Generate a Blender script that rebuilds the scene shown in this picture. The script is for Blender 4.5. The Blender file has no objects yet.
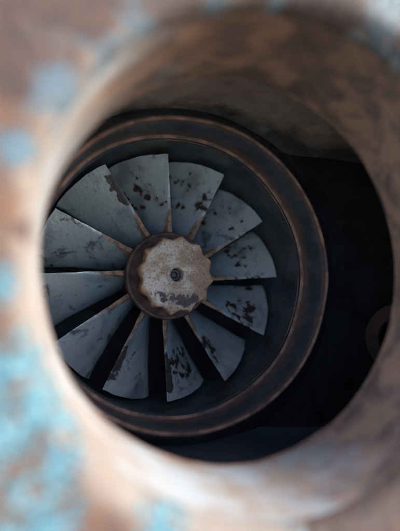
import bpy, bmesh, math, random
from mathutils import Vector, Matrix, noise

S = 0.15                      # metres per fan radius; all shapes below are written in fan radii
PI = math.pi
scene = bpy.context.scene
col = scene.collection
random.seed(7)

# ------------------------------------------------------------------ camera
cam_data = bpy.data.cameras.new('camera')
cam = bpy.data.objects.new('camera', cam_data)
col.objects.link(cam)
scene.camera = cam
YAW, PIT = 0.343, 0.058
CPOS = Vector((-0.953, -0.123, 3.453))
f = Vector((math.sin(YAW) * math.cos(PIT), math.sin(PIT), -math.cos(YAW) * math.cos(PIT)))
r = Vector((math.cos(YAW), 0, math.sin(YAW)))
u = r.cross(f)
M = Matrix((r, u, -f)).transposed().to_4x4()
M.translation = CPOS * S
# the opening is built facing +Z and then leaned back, so that its axis points up and outwards
LEAN = Matrix.Rotation(math.radians(64), 4, 'X')
cam.matrix_world = LEAN @ M
cam_data.sensor_fit = 'HORIZONTAL'
cam_data.sensor_width = 36
cam_data.lens = 443.0 / 400 * 36
cam_data.clip_start = 0.005
cam_data.clip_end = 100
cam_data.dof.use_dof = True
cam_data.dof.focus_distance = 3.42 * S
cam_data.dof.aperture_fstop = 2.5
cam_data.dof.aperture_blades = 0

# ------------------------------------------------------------------ sky and sun
loc_az, loc_el = math.radians(28), math.radians(25)      # direction to the sun as seen from the opening
sv = LEAN.to_3x3() @ Vector((math.cos(loc_az) * math.cos(loc_el), math.sin(loc_az) * math.cos(loc_el), math.sin(loc_el)))
SUN_AZ, SUN_EL = math.atan2(sv.y, sv.x), math.asin(sv.z)
w = bpy.data.worlds.new('World')
scene.world = w
w.use_nodes = True
nt = w.node_tree
sky = nt.nodes.new('ShaderNodeTexSky')
sky.sky_type = 'NISHITA'
sky.sun_disc = False
sky.sun_elevation = SUN_EL
sky.sun_rotation = PI / 2 - SUN_AZ
sky.air_density = 1.0
sky.dust_density = 1.6
nt.nodes['Background'].inputs['Strength'].default_value = 0.15
nt.links.new(sky.outputs[0], nt.nodes['Background'].inputs['Color'])
sd = bpy.data.lights.new('sun', 'SUN')
sd.energy = 2.0
sd.angle = math.radians(28)
sd.color = (1.0, 0.95, 0.89)
sun = bpy.data.objects.new('sun', sd)
col.objects.link(sun)
sun.rotation_euler = sv.to_track_quat('Z', 'Y').to_euler()
sun.location = sv * 5

scene.view_settings.view_transform = 'Standard'
scene.view_settings.look = 'None'
scene.view_settings.exposure = 2.0
scene.view_settings.gamma = 1.0
scene.view_settings.use_curve_mapping = False
scene.cycles.max_bounces = 12
scene.cycles.diffuse_bounces = 8
scene.cycles.glossy_bounces = 4
scene.cycles.use_denoising = True

# ------------------------------------------------------------------ node helpers
class Mat:
    def __init__(self, name):
        self.m = bpy.data.materials.new(name)
        self.m.use_nodes = True
        self.t = self.m.node_tree
        self.b = self.t.nodes['Principled BSDF']
        tc = self.t.nodes.new('ShaderNodeTexCoord')
        mp = self.t.nodes.new('ShaderNodeVectorMath'); mp.operation = 'SCALE'
        mp.inputs['Scale'].default_value = 1 / S
        self.t.links.new(tc.outputs['Object'], mp.inputs[0])
        self.P = mp.outputs[0]                        # object coordinates in fan radii
        self.tc = tc
    def ln(self, a, b): self.t.links.new(a, b)
    def setin(self, sock, v):
        if isinstance(v, bpy.types.NodeSocket): self.ln(v, sock)
        elif isinstance(v, (tuple, list)) and len(v) == 3 and sock.type == 'RGBA': sock.default_value = (*v, 1)
        else: sock.default_value = v
    def noise(self, scale, detail=4, rough=0.55, dist=0.0, vec=None, off=None):
        n = self.t.nodes.new('ShaderNodeTexNoise')
        n.inputs['Scale'].default_value = scale; n.inputs['Detail'].default_value = detail
        n.inputs['Roughness'].default_value = rough; n.inputs['Distortion'].default_value = dist
        v = vec if vec is not None else self.P
        if off is not None: v = self.vm('ADD', v, off)
        self.ln(v, n.inputs['Vector'])
        return n.outputs['Fac']
    def vor(self, scale, vec=None):
        n = self.t.nodes.new('ShaderNodeTexVoronoi'); n.inputs['Scale'].default_value = scale
        self.ln(vec if vec is not None else self.P, n.inputs['Vector'])
        return n.outputs['Distance']
    def vm(self, op, a, b):
        n = self.t.nodes.new('ShaderNodeVectorMath'); n.operation = op
        self.setin(n.inputs[0], a); self.setin(n.inputs[1], b)
        return n.outputs[0]
    def ma(self, op, a, b=0.0, clamp=False):
        n = self.t.nodes.new('ShaderNodeMath'); n.operation = op; n.use_clamp = clamp
        self.setin(n.inputs[0], a); self.setin(n.inputs[1], b)
        return n.outputs[0]
    def ramp(self, v, lo, hi, a=0.0, b=1.0):
        n = self.t.nodes.new('ShaderNodeMapRange'); n.interpolation_type = 'SMOOTHSTEP'
        self.setin(n.inputs['Value'], v)
        self.setin(n.inputs['From Min'], lo); self.setin(n.inputs['From Max'], hi)
        n.inputs['To Min'].default_value = a; n.inputs['To Max'].default_value = b
        return n.outputs['Result']
    def mix(self, fac, a, b):
        n = self.t.nodes.new('ShaderNodeMix'); n.data_type = 'RGBA'
        self.setin(n.inputs['Factor'], fac); self.setin(n.inputs['A'], a) if False else None
        ca = [s for s in n.inputs if s.name == 'A' and s.type == 'RGBA'][0]
        cb = [s for s in n.inputs if s.name == 'B' and s.type == 'RGBA'][0]
        self.setin(ca, a); self.setin(cb, b)
        return [s for s in n.outputs if s.type == 'RGBA'][0]
    def xyz(self, v=None):
        n = self.t.nodes.new('ShaderNodeSeparateXYZ'); self.ln(v if v is not None else self.P, n.inputs[0])
        return n.outputs
    def radius(self):
        x, y, z = self.xyz()
        return self.ma('SQRT', self.ma('ADD', self.ma('MULTIPLY', x, x), self.ma('MULTIPLY', y, y)))
    def uv(self):
        n = self.t.nodes.new('ShaderNodeUVMap'); return n.outputs[0]
    def rnd(self, k=40.0):
        n = self.t.nodes.new('ShaderNodeObjectInfo')
        return self.ma('MULTIPLY', n.outputs['Random'], k)
    def bump(self, h, strength=0.3, dist=0.01):
        n = self.t.nodes.new('ShaderNodeBump'); n.inputs['Strength'].default_value = strength
        n.inputs['Distance'].default_value = dist * S
        self.ln(h, n.inputs['Height']); self.ln(n.outputs[0], self.b.inputs['Normal'])
    def done(self, color, rough=0.6, metal=0.0, spec=0.4):
        self.setin(self.b.inputs['Base Color'], color); self.setin(self.b.inputs['Roughness'], rough)
        self.setin(self.b.inputs['Metallic'], metal); self.setin(self.b.inputs['Specular IOR Level'], spec)
        return self.m

# where paint survives on the front, and bare rust with corner shading painted in, as (x, y, size)
PAINT_LEFT = [(-1.04, -0.36, 0.1), (-0.96, -0.47, 0.08), (-1.04, -0.53, 0.09), (-0.9, -0.62, 0.08), (-0.85, -0.54, 0.05), (-0.96, -0.79, 0.11), (-0.86, -0.76, 0.05), (-0.57, -0.88, 0.09), (-0.91, 0.5, 0.1), (-0.75, 0.66, 0.08), (-0.62, 0.84, 0.12), (-0.97, 0.66, 0.06), (-1.04, 0.31, 0.06), (-1.06, -0.1, 0.05), (-0.06, 0.99, 0.09), (0.15, 0.89, 0.06), (0.4, 1.04, 0.14), (-0.36, 0.93, 0.06), (-0.05, -0.97, 0.04), (0.15, 1.71, 0.13), (0.93, 1.37, 0.13), (2.5, -1.42, 0.17), (0.43, 2.4, 0.11), (0.81, 1.53, 0.11), (2.62, -1.28, 0.18), (0.58, -1.78, 0.12), (-1.93, -1.97, 0.18), (1.23, -1.16, 0.15), (-1.13, -2.1, 0.1), (-1.67, 0.28, 0.19), (1.63, -1.84, 0.12), (2.1, -1.35, 0.19), (1.38, -1.95, 0.13), (-1.84, -1.32, 0.1), (-0.98, 2.72, 0.09), (2.47, 0.74, 0.11), (-2.27, -0.5, 0.12), (1.87, -0.03, 0.13), (0.76, 2.48, 0.11), (-1.72, 2.19, 0.12), (-2.84, -1.09, 0.09), (1.78, 0.73, 0.17), (-1.45, -1.29, 0.12), (1.01, 2.07, 0.09), (-0.98, -2.86, 0.19)]
RUST_AND_SHADE = [(0.08, 0.92, 0.15), (0.32, 0.75, 0.17), (0.17, 1.02, 0.08), (-0.99, 0.07, 0.04), (-1.02, 0.73, 0.13), (0.32, -0.94, 0.24), (-0.75, 0.34, 0.05), (-0.23, 0.9, 0.09), (0.44, 0.47, 0.17), (-0.55, 0.93, 0.1), (-0.85, 0.78, 0.1), (-1.05, 0.5, 0.05), (0.15, -1.02, 0.12), (0.4, -0.72, 0.14), (-1.08, 0.72, 0.12)]

def mat_casing():
    m = Mat('flaking_casing_paint')
    R = m.radius(); x, y, z = m.xyz()
    fine = m.noise(26, 5, 0.6)
    cmb = m.t.nodes.new('ShaderNodeCombineXYZ'); m.ln(x, cmb.inputs[0]); m.ln(y, cmb.inputs[1])
    flat = cmb.outputs[0]
    def patches(lst):
        best = None
        for (px, py, sz) in lst:
            n = m.t.nodes.new('ShaderNodeVectorMath'); n.operation = 'DISTANCE'
            m.ln(flat, n.inputs[0]); n.inputs[1].default_value = (px, py, 0)
            v = m.ma('SUBTRACT', 1.0, m.ma('DIVIDE', n.outputs['Value'], sz * 1.5))
            best = v if best is None else m.ma('MAXIMUM', best, v)
        return m.ma('MAXIMUM', best, -0.35)
    prim = m.mix(m.ramp(m.noise(5.0, 5, 0.6), 0.38, 0.62), (0.125, 0.055, 0.028), (0.135, 0.080, 0.051))
    prim = m.mix(m.ramp(m.noise(12.0, 5, 0.6, off=(3, 1, 7)), 0.50, 0.68, 0, 0.7), prim, (0.08, 0.042, 0.03))
    wear = m.ramp(m.ma('ADD', R, m.ma('MULTIPLY', m.ma('SUBTRACT', m.noise(5, 4, off=(2, 2, 8)), 0.5), 0.20)), 1.10, 1.0)
    prim = m.mix(wear, prim, m.mix(m.noise(6, 4), (0.21, 0.155, 0.118), (0.25, 0.228, 0.20)))     # rubbed pale round the lip
    nn = m.ma('SUBTRACT', m.noise(22, 6, 0.7, 0.3, off=(5.3, 2.1, 0.7)), 0.5)
    cy = m.ramp(m.ma('ADD', patches(PAINT_LEFT), m.ma('ADD', m.ma('MULTIPLY', nn, 4.6), m.ma('MULTIPLY', m.ma('SUBTRACT', m.noise(45, 4, 0.7, off=(2, 9, 4)), 0.5), 2.6))), 0.25, 0.55, 0, 0.92)
    faded = m.ramp(m.ma('SUBTRACT', m.ma('MULTIPLY', y, 0.8), m.ramp(x, 0.05, 0.4, 0, 0.7)), -0.15, 0.4, 0, 0.85)      # greyer, chalkier paint on the upper half
    blue = m.mix(m.ramp(m.noise(34, 5, 0.65), 0.35, 0.65), (0.012, 0.085, 0.125), (0.085, 0.24, 0.285))
    blue = m.mix(m.ramp(m.noise(42, 3, 0.6, off=(1, 1, 6)), 0.56, 0.64), blue, (0.26, 0.46, 0.50))
    c = m.mix(cy, prim, m.mix(faded, blue, m.mix(fine, (0.035, 0.07, 0.105), (0.11, 0.15, 0.18))))
    n2 = m.ma('SUBTRACT', m.noise(11, 6, 0.7, 0.4, off=(1.7, 8.2, 3.1)), 0.5)
    ru = m.ramp(m.ma('ADD', patches(RUST_AND_SHADE), m.ma('MULTIPLY', n2, 3.0)), 0.0, 0.35, 0, 0.92)
    c = m.mix(ru, c, m.mix(m.ramp(fine, 0.3, 0.7), (0.035, 0.022, 0.02), (0.10, 0.05, 0.034)))
    m.bump(m.ma('ADD', m.noise(30, 6, 0.7), cy), 0.6, 0.03)
    return m.done(c, m.ma('SUBTRACT', 0.62, m.ma('MULTIPLY', cy, 0.25)), 0, 0.4)

def mat_throat():
    m = Mat('worn_throat_metal')
    x, y, z = m.xyz()
    # rust and painted-in shade grow towards top right; scour marks run round the tube
    side = m.ma('ADD', m.ma('MULTIPLY', x, 0.85), m.ma('MULTIPLY', y, 0.5))
    ang = m.ma('ARCTAN2', y, x)
    cv = m.t.nodes.new('ShaderNodeCombineXYZ')
    m.ln(m.ma('MULTIPLY', m.ma('SINE', ang), 1.0), cv.inputs[0]); m.ln(m.ma('MULTIPLY', m.ma('COSINE', ang), 1.0), cv.inputs[1]); m.ln(m.ma('MULTIPLY', z, 1.7), cv.inputs[2])
    sv_ = cv.outputs[0]
    base = m.mix(m.ramp(m.noise(4.0, 5, vec=sv_), 0.35, 0.65), (0.24, 0.19, 0.155), (0.29, 0.31, 0.32))
    base = m.mix(m.ramp(m.noise(9.0, 6, 0.7, vec=sv_), 0.56, 0.72, 0, 0.55), base, (0.20, 0.12, 0.085))
    rust = m.mix(m.ramp(m.noise(4.5, 7, 0.68, 0.5, vec=sv_), 0.40, 0.62), (0.115, 0.075, 0.062), (0.29, 0.165, 0.11))
    k = m.ramp(m.ma('ADD', side, m.ma('MULTIPLY', m.ma('SUBTRACT', m.noise(3.0, 7, 0.68, vec=sv_, off=(4, 4, 1)), 0.5), 1.6)), -0.55, 0.15)
    m.bump(m.noise(26, 5), 0.3, 0.012)
    return m.done(m.mix(k, base, rust), 0.6, 0, 0.4)

def mat_dark(name, a, b, rustc=(0.16, 0.07, 0.04), rlo=0.60, rhi=0.75, rough=0.5):
    m = Mat(name)
    c = m.mix(m.ramp(m.noise(5, 5, 0.6), 0.35, 0.65), a, b)
    c = m.mix(m.ramp(m.noise(8, 6, 0.7, 0.3, off=(2, 6, 4)), rlo, rhi), c, rustc)
    m.bump(m.noise(30, 5), 0.35, 0.012)
    return m.done(c, m.ramp(m.noise(12, 3), 0.3, 0.7, rough - 0.08, rough + 0.15), 0, 0.45)

def mat_rim():
    m = Mat('rusty_rim')
    c = m.mix(m.ramp(m.noise(9, 4, 0.55), 0.3, 0.7), (0.105, 0.056, 0.042), (0.30, 0.165, 0.115))
    c = m.mix(m.ramp(m.noise(4, 4, 0.6, off=(7, 1, 1)), 0.54, 0.66, 0, 0.8), c, (0.055, 0.05, 0.055))
    m.bump(m.noise(45, 5), 0.5, 0.012)
    return m.done(c, 0.7, 0, 0.3)

def mat_blade():
    m = Mat('weathered_blue_blade_paint')
    uv = m.uv()
    n = m.t.nodes.new('ShaderNodeSeparateXYZ'); m.ln(uv, n.inputs[0])
    cu, cv = n.outputs[0], n.outputs[1]              # chord 0 front edge .. 1 rear edge, span 0 root .. 1 tip
    sh = m.t.nodes.new('ShaderNodeCombineXYZ')
    rn = m.rnd(60)
    m.ln(rn, sh.inputs[0]); m.ln(m.ma('MULTIPLY', rn, 1.7), sh.inputs[1]); m.ln(m.ma('MULTIPLY', rn, -0.6), sh.inputs[2])
    off = sh.outputs[0]
    oi = m.t.nodes.new('ShaderNodeObjectInfo')
    oc = m.t.nodes.new('ShaderNodeSeparateColor'); m.ln(oi.outputs['Color'], oc.inputs[0])
    pit, strip, stain = oc.outputs[0], oc.outputs[1], oc.outputs[2]      # how far each blade has gone: pits, worn edge, stains
    base = m.mix(m.ramp(m.ma('ADD', cv, m.ma('MULTIPLY', m.ma('SUBTRACT', m.noise(5, 4, off=off), 0.5), 1.2)), 0.15, 0.8),
                 (0.45, 0.53, 0.565), (0.56, 0.58, 0.54))
    base = m.mix(m.ramp(m.noise(3.2, 5, 0.6, 0.6, off=off), 0.48, 0.7, 0, 0.7), base, (0.19, 0.21, 0.22))
    base = m.mix(m.ramp(m.noise(18, 6, 0.7, 0.8, off=off), 0.58, 0.76, 0, 0.5), base, (0.46, 0.50, 0.50))
    # pitted rust spots in clusters on the outer half
    pn = m.noise(15, 1.6, 0.5, 0.0, off=off)
    cl = m.ramp(m.noise(3.6, 2, 0.5, off=m.vm('ADD', off, (3.0, 1.0, 2.0))), 0.36, 0.56)
    zone = m.ma('MULTIPLY', m.ramp(cv, 0.28, 0.5), m.ramp(cv, 0.97, 0.8))
    thr = m.ma('SUBTRACT', 0.80, m.ma('MULTIPLY', m.ma('MULTIPLY', m.ma('MULTIPLY', cl, zone), pit), 0.24))
    spot = m.ramp(pn, thr, m.ma('ADD', thr, 0.05))
    halo = m.ramp(pn, m.ma('SUBTRACT', thr, 0.09), m.ma('ADD', thr, 0.02), 0, 0.5)
    base = m.mix(halo, base, (0.15, 0.10, 0.075))
    st = m.ramp(m.ma('ADD', m.noise(5, 5, 0.65, 0.4, off=m.vm('ADD', off, (7.0, 2.0, 5.0))), m.ma('MULTIPLY', stain, 0.14)), 0.60, 0.72, 0, 0.8)
    base = m.mix(st, base, (0.075, 0.08, 0.085))
    sp = m.ma('MULTIPLY', m.ma('MULTIPLY', m.ramp(cv, 0.42, 0.55), m.ramp(cv, 0.96, 0.85)), m.ramp(cu, 0.30, 0.10))
    sp = m.ramp(m.ma('ADD', m.ma('MULTIPLY', m.ma('MULTIPLY', sp, strip), 0.42), m.noise(11, 5, 0.6, off=m.vm('ADD', off, (1.0, 6.0, 3.0)))), 0.70, 0.80, 0, 0.9)
    # rubbed, rusty front edge: wide at the root, thin at the tip
    wd = m.ma('ADD', m.ramp(cv, 0.0, 0.6, 0.30, 0.05), m.ma('MULTIPLY', m.ma('SUBTRACT', m.noise(14, 5, 0.65, off=off), 0.5), 0.26))
    edge = m.ramp(cu, wd, m.ma('SUBTRACT', wd, 0.13))
    rustc = m.mix(m.ramp(m.noise(20, 5, 0.6, off=off), 0.35, 0.65), (0.13, 0.068, 0.042), (0.31, 0.18, 0.115))
    c = m.mix(edge, base, rustc)
    c = m.mix(sp, c, (0.055, 0.036, 0.030))
    c = m.mix(spot, c, m.mix(m.ramp(m.noise(40, 3), 0.4, 0.6), (0.014, 0.009, 0.008), (0.05, 0.025, 0.018)))
    m.bump(m.ma('SUBTRACT', m.noise(30, 6, 0.6, off=off), m.ma('MULTIPLY', spot, 0.9)), 0.4, 0.012)
    return m.done(c, m.ma('ADD', 0.40, m.ma('MULTIPLY', m.ma('MAXIMUM', edge, spot), 0.3)),
                  m.ma('MULTIPLY', m.ma('SUBTRACT', 1.0, m.ma('MAXIMUM', edge, spot)), 0.45), 0.5)

def mat_disc():
    m = Mat('brown_rusted_steel')
    c = m.mix(m.ramp(m.noise(14, 6, 0.65), 0.35, 0.65), (0.045, 0.028, 0.024), (0.135, 0.075, 0.055))
    m.bump(m.noise(50, 5), 0.4, 0.012)
    return m.done(c, 0.6, 0, 0.4)

def mat_cap():
    m = Mat('pitted_hub_cap')
    R = m.radius()
    x, y, z = m.xyz()
    c = m.mix(m.ramp(m.noise(9, 7, 0.7), 0.36, 0.60), (0.31, 0.21, 0.14), (0.52, 0.43, 0.34))
    warm = m.ramp(m.ma('ADD', m.ma('MULTIPLY', x, 2.2), m.ma('MULTIPLY', m.ma('SUBTRACT', m.noise(9, 5, off=(1, 2, 3)), 0.5), 2.2)), -0.15, 0.5, 0, 0.85)
    c = m.mix(warm, c, (0.26, 0.15, 0.095))
    c = m.mix(m.ramp(m.noise(55, 3, 0.7), 0.55, 0.64, 0, 0.8), c, (0.10, 0.07, 0.055))
    c = m.mix(m.ramp(m.noise(90, 2, 0.5, off=(4, 4, 4)), 0.62, 0.70, 0, 0.6), c, (0.55, 0.52, 0.47))
    # dark scab low on the face
    dx = m.ma('MULTIPLY', m.ma('SUBTRACT', x, 0.0), 1.0)
    dy = m.ma('ADD', m.ma('SUBTRACT', y, m.ma('MULTIPLY', m.ma('MULTIPLY', dx, dx), 1.2)), 0.185)
    dd = m.ma('ADD', m.ma('MULTIPLY', m.ma('MULTIPLY', dx, dx), 1.0), m.ma('MULTIPLY', m.ma('MULTIPLY', dy, dy), 12.0))
    dd = m.ma('ADD', dd, m.ma('MULTIPLY', m.ma('SUBTRACT', m.noise(11, 6, 0.65, off=(6, 3, 3)), 0.5), 0.26))
    c = m.mix(m.ramp(dd, 0.032, 0.016), c, m.mix(m.noise(30, 4), (0.05, 0.035, 0.035), (0.11, 0.075, 0.07)))
    # rust creeping in from the scalloped edge and on the flank
    ed = m.ramp(m.ma('ADD', R, m.ma('MULTIPLY', m.ma('SUBTRACT', m.noise(18, 5, 0.6), 0.5), 0.085)), 0.252, 0.282)
    low = m.ramp(z, 0.282, 0.268)
    rc = m.mix(m.ramp(m.noise(22, 5, 0.6, off=(8, 8, 2)), 0.35, 0.65), (0.25, 0.12, 0.065), (0.52, 0.30, 0.17))
    c = m.mix(m.ma('MAXIMUM', ed, m.ma('MULTIPLY', low, m.ramp(R, 0.15, 0.2))), c, rc)
    m.bump(m.noise(60, 5, 0.65), 0.6, 0.012)
    return m.done(c, 0.7, 0, 0.3)

M_CAS, M_THR = mat_casing(), mat_throat()
def mat_shroud():
    m = Mat('blue_black_shroud')
    x, y, z = m.xyz()
    c = m.mix(m.ramp(m.noise(5, 5, 0.6), 0.35, 0.65), (0.036, 0.041, 0.047), (0.068, 0.075, 0.083))
    c = m.mix(m.ramp(m.noise(8, 6, 0.7, 0.3, off=(2, 6, 4)), 0.54, 0.70, 0, 0.8), c, (0.12, 0.062, 0.045))
    def near(z0, wd):
        d = m.ma('DIVIDE', m.ma('ABSOLUTE', m.ma('SUBTRACT', z, z0)), wd)
        return m.ramp(m.ma('ADD', d, m.ma('MULTIPLY', m.ma('SUBTRACT', m.noise(6, 6, 0.7, off=(1, 5, 9)), 0.5), 2.6)), 1.1, 0.1)
    k = m.ma('MULTIPLY', m.ma('MAXIMUM', near(0.37, 0.09), near(0.65, 0.055)), 0.75)
    c = m.mix(k, c, m.mix(m.noise(18, 5), (0.07, 0.04, 0.034), (0.22, 0.125, 0.09)))
    m.bump(m.noise(30, 5), 0.4, 0.014)
    return m.done(c, m.ramp(m.noise(12, 3), 0.3, 0.7, 0.32, 0.55), 0, 0.5)
M_SHR = mat_shroud()
def mat_chamber():
    m = Mat('grey_chamber_metal')
    x, y, z = m.xyz()
    c = m.mix(m.ramp(m.noise(5, 5, 0.6), 0.35, 0.65), (0.34, 0.285, 0.26), (0.48, 0.42, 0.39))
    c = m.mix(m.ramp(m.noise(7, 6, 0.7, 0.3, off=(2, 6, 4)), 0.52, 0.75, 0, 0.8), c, (0.25, 0.15, 0.115))
    floor_shade = m.ramp(m.ma('ADD', z, m.ma('MULTIPLY', m.ma('SUBTRACT', m.noise(4, 6, 0.65, off=(8, 1, 3)), 0.5), 0.8)), 0.75, 0.36, 0, 0.9)  # shade towards the floor, put into the wall colour with a noisy edge
    c = m.mix(floor_shade, c, (0.03, 0.03, 0.032))
    # darker, bluer tone along the low side of the chamber
    low_side = m.ramp(m.ma('ADD', y, m.ma('MULTIPLY', m.ma('SUBTRACT', m.noise(6, 5, 0.6, off=(3, 3, 3)), 0.5), 0.6)), 0.15, -0.35)
    c = m.mix(low_side, c, m.mix(m.noise(9, 5), (0.028, 0.034, 0.043), (0.06, 0.07, 0.085)))
    m.bump(m.noise(30, 5), 0.35, 0.012)
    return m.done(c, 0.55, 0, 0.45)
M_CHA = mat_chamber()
M_BLK = mat_dark('near_black_metal', (0.009, 0.009, 0.010), (0.020, 0.020, 0.021), (0.05, 0.028, 0.02), 0.58, 0.7)  # even near-black base with sparse rust
M_SKT = mat_dark('dark_skirt_metal', (0.02, 0.022, 0.027), (0.045, 0.048, 0.055), (0.08, 0.04, 0.028), 0.55, 0.75)  # darker metal than the shroud it joins
M_RIM, M_BLD, M_DSC, M_CAP = mat_rim(), mat_blade(), mat_disc(), mat_cap()
M_FLG = mat_dark('rusty_flange', (0.014, 0.012, 0.011), (0.03, 0.028, 0.025), (0.055, 0.022, 0.014), 0.45, 0.6, 0.7)
M_BOLT = mat_dark('dark_bolt', (0.012, 0.014, 0.017), (0.032, 0.04, 0.048), (0.03, 0.018, 0.014))

# ------------------------------------------------------------------ mesh helpers
def empty(name, label, cat):
    o = bpy.data.objects.new(name, None)
    col.objects.link(o); o.empty_display_size = 0.02
    o['label'] = label; o['category'] = cat
    o.matrix_world = LEAN
    return o

def link(name, bm, mat, parent=None, sharp=40, smooth=True):
    bmesh.ops.recalc_face_normals(bm, faces=bm.faces)
    me = bpy.data.meshes.new(name)
    bmesh.ops.scale(bm, vec=(S, S, S), verts=bm.verts)
    bm.to_mesh(me); bm.free()
    me.materials.append(mat)
    if smooth:
        me.polygons.foreach_set('use_smooth', [True] * len(me.polygons))
        me.set_sharp_from_angle(angle=math.radians(sharp))
    o = bpy.data.objects.new(name, me)
    col.objects.link(o)
    if parent: o.parent = parent
    return o

def lathe(prof, n=256, closed=False, rfun=None, wob=0.0, seed=0.0, wz=0.0):
    bm = bmesh.new()
    rings = []
    for (rr, zz) in prof:
        ring = []
        for i in range(n):
            a = 2 * PI * i / n
            k = rfun(a, rr, zz) if rfun else rr
            d = noise.noise(Vector((math.cos(a) * 2.2 + seed, math.sin(a) * 2.2, zz * 0.8))) * wob
            e = noise.noise(Vector((math.cos(a) * 2.0 - seed, math.sin(a) * 2.0, 5.0))) * wz
            ring.append(bm.verts.new(((k + d) * math.cos(a), (k + d) * math.sin(a), zz + e)))
        rings.append(ring)
    m = len(rings)
    for j in range(m if closed else m - 1):
        A, B = rings[j], rings[(j + 1) % m]
        for i in range(n):
            bm.faces.new((A[i], A[(i + 1) % n], B[(i + 1) % n], B[i]))
    return bm

def arc(cx, cz, rad, a0, a1, n):
    return [(cx + rad * math.cos(math.radians(a0 + (a1 - a0) * i / n)),
             cz + rad * math.sin(math.radians(a0 + (a1 - a0) * i / n))) for i in range(n + 1)]

# ------------------------------------------------------------------ casing
casing = empty('blower_casing', 'rusted blower casing with flaking cyan paint around its round opening', 'machine casing')
HR, ZB, ZL = 0.966, 1.43, 1.93
FR, TILT = 0.12, 12
# outer skin: rounded lip, then a shallow dished front that carries on well out of the picture
HF = HR + 0.03                     # the tube opens out a little towards the front
lip = arc(HF + FR, ZL, FR, 180, 90 + TILT, 14)
r0, z0 = lip[-1]
t = math.tan(math.radians(TILT))
front = [(r0 + d, z0 + d * t) for d in (0.05, 0.12, 0.25, 0.45, 0.7, 1.0)]
r1, z1 = front[-1]
front += [(r1 + 0.25, z1 + 0.06), (r1 + 0.6, z1 + 0.08), (r1 + 2.0, z1 + 0.08), (r1 + 2.4, z1 - 0.05), (r1 + 2.5, z1 - 0.4), (r1 + 2.5, z1 - 3.6)]
link('front_panel', lathe(lip + front, 256, wob=0.012, wz=0.01), M_CAS, casing)
# throat: the tube wall of the opening, rolled over at its rear edge
thr = [(HF, ZL), (HF - 0.004, 1.84), (HF - 0.009, 1.76), (HF - 0.015, 1.66), (HF - 0.022, 1.55), (HR, ZB + 0.02)] + arc(HR + 0.02, ZB + 0.02, 0.02, 180, 270, 4)[1:] + [(HR + 0.06, ZB)]
link('throat', lathe(thr, 256, wob=0.012), M_THR, casing)

link('throat_rim', lathe([(HR + 0.012 + 0.014 * math.cos(q * PI / 4), ZB + 0.004 + 0.014 * math.sin(q * PI / 4)) for q in range(8)], 256, closed=True, wob=0.012), M_RIM, casing)

# scroll chamber: spirals outwards to the right
def scroll(a, rr, zz):
    d = math.degrees(a) % 360
    pts = [(-25, 2.4), (0, 2.4), (12, 2.4), (24, 2.3), (34, 1.86), (45, 1.48), (56, 1.34), (68, 1.265), (80, 1.225), (90, 1.20), (110, 1.18), (140, 1.17), (180, 1.17),
           (230, 1.17), (270, 1.18), (284, 1.22), (296, 1.36), (308, 1.60), (320, 1.98), (332, 2.4), (360, 2.4), (375, 2.4)]
    for i in range(1, len(pts) - 2):
        (a0, k0), (a1, k1) = pts[i], pts[i + 1]
        if a0 <= d <= a1:
            s = (d - a0) / (a1 - a0)
            m0 = (k1 - pts[i - 1][1]) / (a1 - pts[i - 1][0]) * (a1 - a0)
            m1 = (pts[i + 2][1] - k0) / (pts[i + 2][0] - a0) * (a1 - a0)
            k = (2 * s**3 - 3 * s**2 + 1) * k0 + (s**3 - 2 * s**2 + s) * m0 + (3 * s**2 - 2 * s**3) * k1 + (s**3 - s**2) * m1
            break
    return k - rr * max(0.1, min(0.4, (k - 1.10) / 0.4))                     # rr is here the distance in from the wall
ch = [(0.0, ZB + 0.01)] + [(0.0, z) for z in (1.3, 1.1, 0.9, 0.75, 0.64)] + [(0.25 - 0.25 * math.cos(math.radians(b)), 0.61 - 0.25 * math.sin(math.radians(b))) for b in (12, 25, 40, 55, 70, 85)]
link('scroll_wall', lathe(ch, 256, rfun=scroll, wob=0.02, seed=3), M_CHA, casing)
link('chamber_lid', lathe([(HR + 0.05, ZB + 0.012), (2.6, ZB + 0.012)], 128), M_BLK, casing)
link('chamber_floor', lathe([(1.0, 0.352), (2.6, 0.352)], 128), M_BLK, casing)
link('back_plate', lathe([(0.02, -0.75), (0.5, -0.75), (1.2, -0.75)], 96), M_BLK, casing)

# shroud: stepped cylinder round the fan with two rusty rims
shr_prof = [(1.06, -0.8), (1.06, -0.3), (1.05, 0.0), (1.03, 0.2), (1.02, 0.28), (1.025, 0.33), (1.036, 0.345), (1.04, 0.38), (1.04, 0.5), (1.038, 0.63),
            (1.042, 0.655), (1.066, 0.655), (1.076, 0.64)]
shroud = link('shroud', lathe(shr_prof, 256, wob=0.01, seed=9), M_SHR, casing)
link('skirt', lathe([(1.075, 0.642), (1.092, 0.62), (1.13, 0.57), (1.18, 0.50), (1.24, 0.42), (1.32, 0.358)], 256, wob=0.01, seed=9), M_SKT, shroud)
def rim(r_, z_, wr, wz_):
    return lathe([(r_ + wr * math.cos(q * PI / 5), z_ + wz_ * math.sin(q * PI / 5)) for q in range(10)], 256, closed=True, wob=0.011, seed=9)
link('rim', rim(1.034, 0.335, 0.031, 0.024), M_RIM, shroud)
link('rim', rim(1.05, 0.655, 0.013, 0.013), M_RIM, shroud)

# flanged side port on the far right of the chamber
fl = lathe([(0.17, 0.0), (0.17, 0.05), (0.18, 0.06), (0.27, 0.06), (0.28, 0.05), (0.28, 0.0)], 64, wob=0.006)
port = link('side_port', fl, M_FLG, casing)
port.matrix_local = Matrix.Translation(Vector((1.69, -0.50, 0.72)) * S) @ Matrix.Rotation(math.radians(-68), 4, 'Y')

# ------------------------------------------------------------------ fan
fan = empty('fan_rotor', 'twelve bladed fan wheel with blue grey rust pitted blades inside the casing', 'fan')

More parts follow.
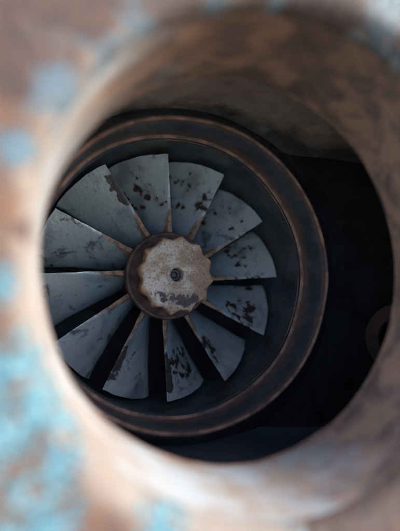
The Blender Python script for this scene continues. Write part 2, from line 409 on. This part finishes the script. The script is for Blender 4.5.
def blade_mesh(seed):
    rnd = random.Random(seed)
    jh, ja, jt = rnd.uniform(-0.02, 0.02), rnd.uniform(-0.012, 0.012), rnd.uniform(-0.008, 0.004)
    bm = bmesh.new()
    uvl = bm.loops.layers.uv.new('UVMap')
    us = [0.0, 0.03, 0.06] + [0.10 + 0.90 * i / 22 for i in range(23)]
    nv = 30
    top, bot, uvs = [], [], {}
    for iv in range(nv + 1):
        v = iv / nv
        rt, rb = [], []
        land = 0.030 * (1 - v) ** 2 + 0.009          # flat front edge strip
        for uu in us:
            tipr = 1.0 + jt + 0.032 * uu - 0.008 * max(0.0, (uu - 0.85) / 0.15) ** 2 + 0.006 * noise.noise(Vector((uu * 7, seed * 3.1, 0)))
            rho = 0.30 + (tipr - 0.30) * v
            aLE = 0.060 * (1 / rho - 1) + 0.004 * noise.noise(Vector((v * 9, seed * 2.3, 8))) / rho
            aTE = -0.452 + ja + 0.09 * (1 - v) + 0.008 * noise.noise(Vector((v * 6, seed * 1.7, 4)))
            h = 0.36 - 0.03 * v + jh
            lw = land / rho
            if uu <= 0.06:
                a = aLE - lw * uu / 0.06
                z = -0.004 * (uu / 0.06) ** 2
            else:
                s = (uu - 0.06) / 0.94
                a = aLE - lw + (aTE - aLE + lw) * s
                z = -0.004 - h * s + 0.045 * math.sin(PI * s) * (0.3 + 0.7 * v)
            x, y = rho * math.sin(a), rho * math.cos(a)
            th = 0.035 * (1 - 0.7 * uu) * (1.2 - 0.6 * v)
            p = bm.verts.new((x, y, z)); q = bm.verts.new((x - th * 0.25 * math.cos(a), y, z - th - 0.004))
            uvs[p] = (uu, v); uvs[q] = (uu, v)
            rt.append(p); rb.append(q)
        top.append(rt); bot.append(rb)
    n = len(us)
    for j in range(nv):
        for i in range(n - 1):
            bm.faces.new((top[j][i], top[j][i + 1], top[j + 1][i + 1], top[j + 1][i]))
            bm.faces.new((bot[j][i], bot[j + 1][i], bot[j + 1][i + 1], bot[j][i + 1]))
        bm.faces.new((top[j][0], top[j + 1][0], bot[j + 1][0], bot[j][0]))
        bm.faces.new((top[j][-1], bot[j][-1], bot[j + 1][-1], top[j + 1][-1]))
    for i in range(n - 1):
        bm.faces.new((top[0][i], bot[0][i], bot[0][i + 1], top[0][i + 1]))
        bm.faces.new((top[nv][i], top[nv][i + 1], bot[nv][i + 1], bot[nv][i]))
    for fc in bm.faces:
        for lp in fc.loops: lp[uvl].uv = uvs[lp.vert]
    return bm

PITS = (1.15, 1.25, 1.0, 1.1, 1.25, 1.15, 1.1, 0.6, 0.0, 0.25, 0.45, 0.3)
STRIP = (0.1, 0.2, 0.1, 0.1, 0.2, 0.1, 1.0, 0.9, 0.3, 0.1, 0.5, 0.9)
STAIN = (0.1, 0.1, 0.4, 0.2, 0.2, 0.1, 0.1, 0.2, 0.25, 0.3, 0.6, 0.1)
for k in range(12):
    o = link('blade', blade_mesh(k), M_BLD, fan, sharp=48)
    o.color = (PITS[k], STRIP[k], STAIN[k], 1)
    o.rotation_euler = (0, 0, -math.radians(30 * k + 0.3 + random.uniform(-0.6, 0.6)))

drum = [(0.05, -0.70), (0.30, -0.70), (0.325, -0.66), (0.325, -0.4), (0.325, -0.2), (0.325, 0.0)]
link('hub_drum', lathe(drum, 128), M_DSC, fan)
disc = [(0.10, -0.005), (0.335, -0.005), (0.347, 0.005), (0.35, 0.02), (0.35, 0.045), (0.342, 0.058), (0.325, 0.062), (0.315, 0.055), (0.28, 0.05), (0.1, 0.05)]
link('collar', lathe(disc, 160, wob=0.003), M_DSC, fan)

def cap_bm():
    # scalloped cap: twelve shallow hollows between sharp points
    N = 360
    def rad(a):
        p = ((a + math.radians(8)) % (PI / 6)) / (PI / 6)      # 0..1 between two points
        q = abs(p - 0.5) * 2
        jit = noise.noise(Vector((math.cos(a) * 3, math.sin(a) * 3, 2.0))) * 0.008
        return 0.261 + 0.034 * q ** 1.4 + jit
    bm = bmesh.new()
    lv = [(0.90, 0.045), (0.91, 0.12), (0.96, 0.165), (1.02, 0.19), (1.035, 0.22), (1.03, 0.25), (1.012, 0.268), (0.985, 0.28), (0.95, 0.286), (0.86, 0.289), (0.7, 0.291), (0.5, 0.292)]
    rings = []
    for s, z in lv:
        rings.append([bm.verts.new((rad(2 * PI * i / N) * s * math.cos(2 * PI * i / N), rad(2 * PI * i / N) * s * math.sin(2 * PI * i / N),
                      z + noise.noise(Vector((s * math.cos(2 * PI * i / N) * 4, s * math.sin(2 * PI * i / N) * 4, 1.0))) * 0.005)) for i in range(N)])
    for rr, z in [(0.095, 0.292), (0.085, 0.288), (0.078, 0.280), (0.060, 0.278), (0.053, 0.272), (0.050, 0.26), (0.050, 0.08)]:
        rings.append([bm.verts.new((rr * math.cos(2 * PI * i / N), rr * math.sin(2 * PI * i / N), z)) for i in range(N)])
    for A, B in zip(rings, rings[1:]):
        for i in range(N): bm.faces.new((A[i], A[(i + 1) % N], B[(i + 1) % N], B[i]))
    return bm
cap = link('hub_cap', cap_bm(), M_CAP, fan, sharp=35)
bolt = [(0.0005, 0.190), (0.018, 0.190), (0.022, 0.208), (0.030, 0.214), (0.040, 0.214), (0.046, 0.206), (0.0475, 0.12)]
link('bolt', lathe(bolt, 48), M_BOLT, cap)
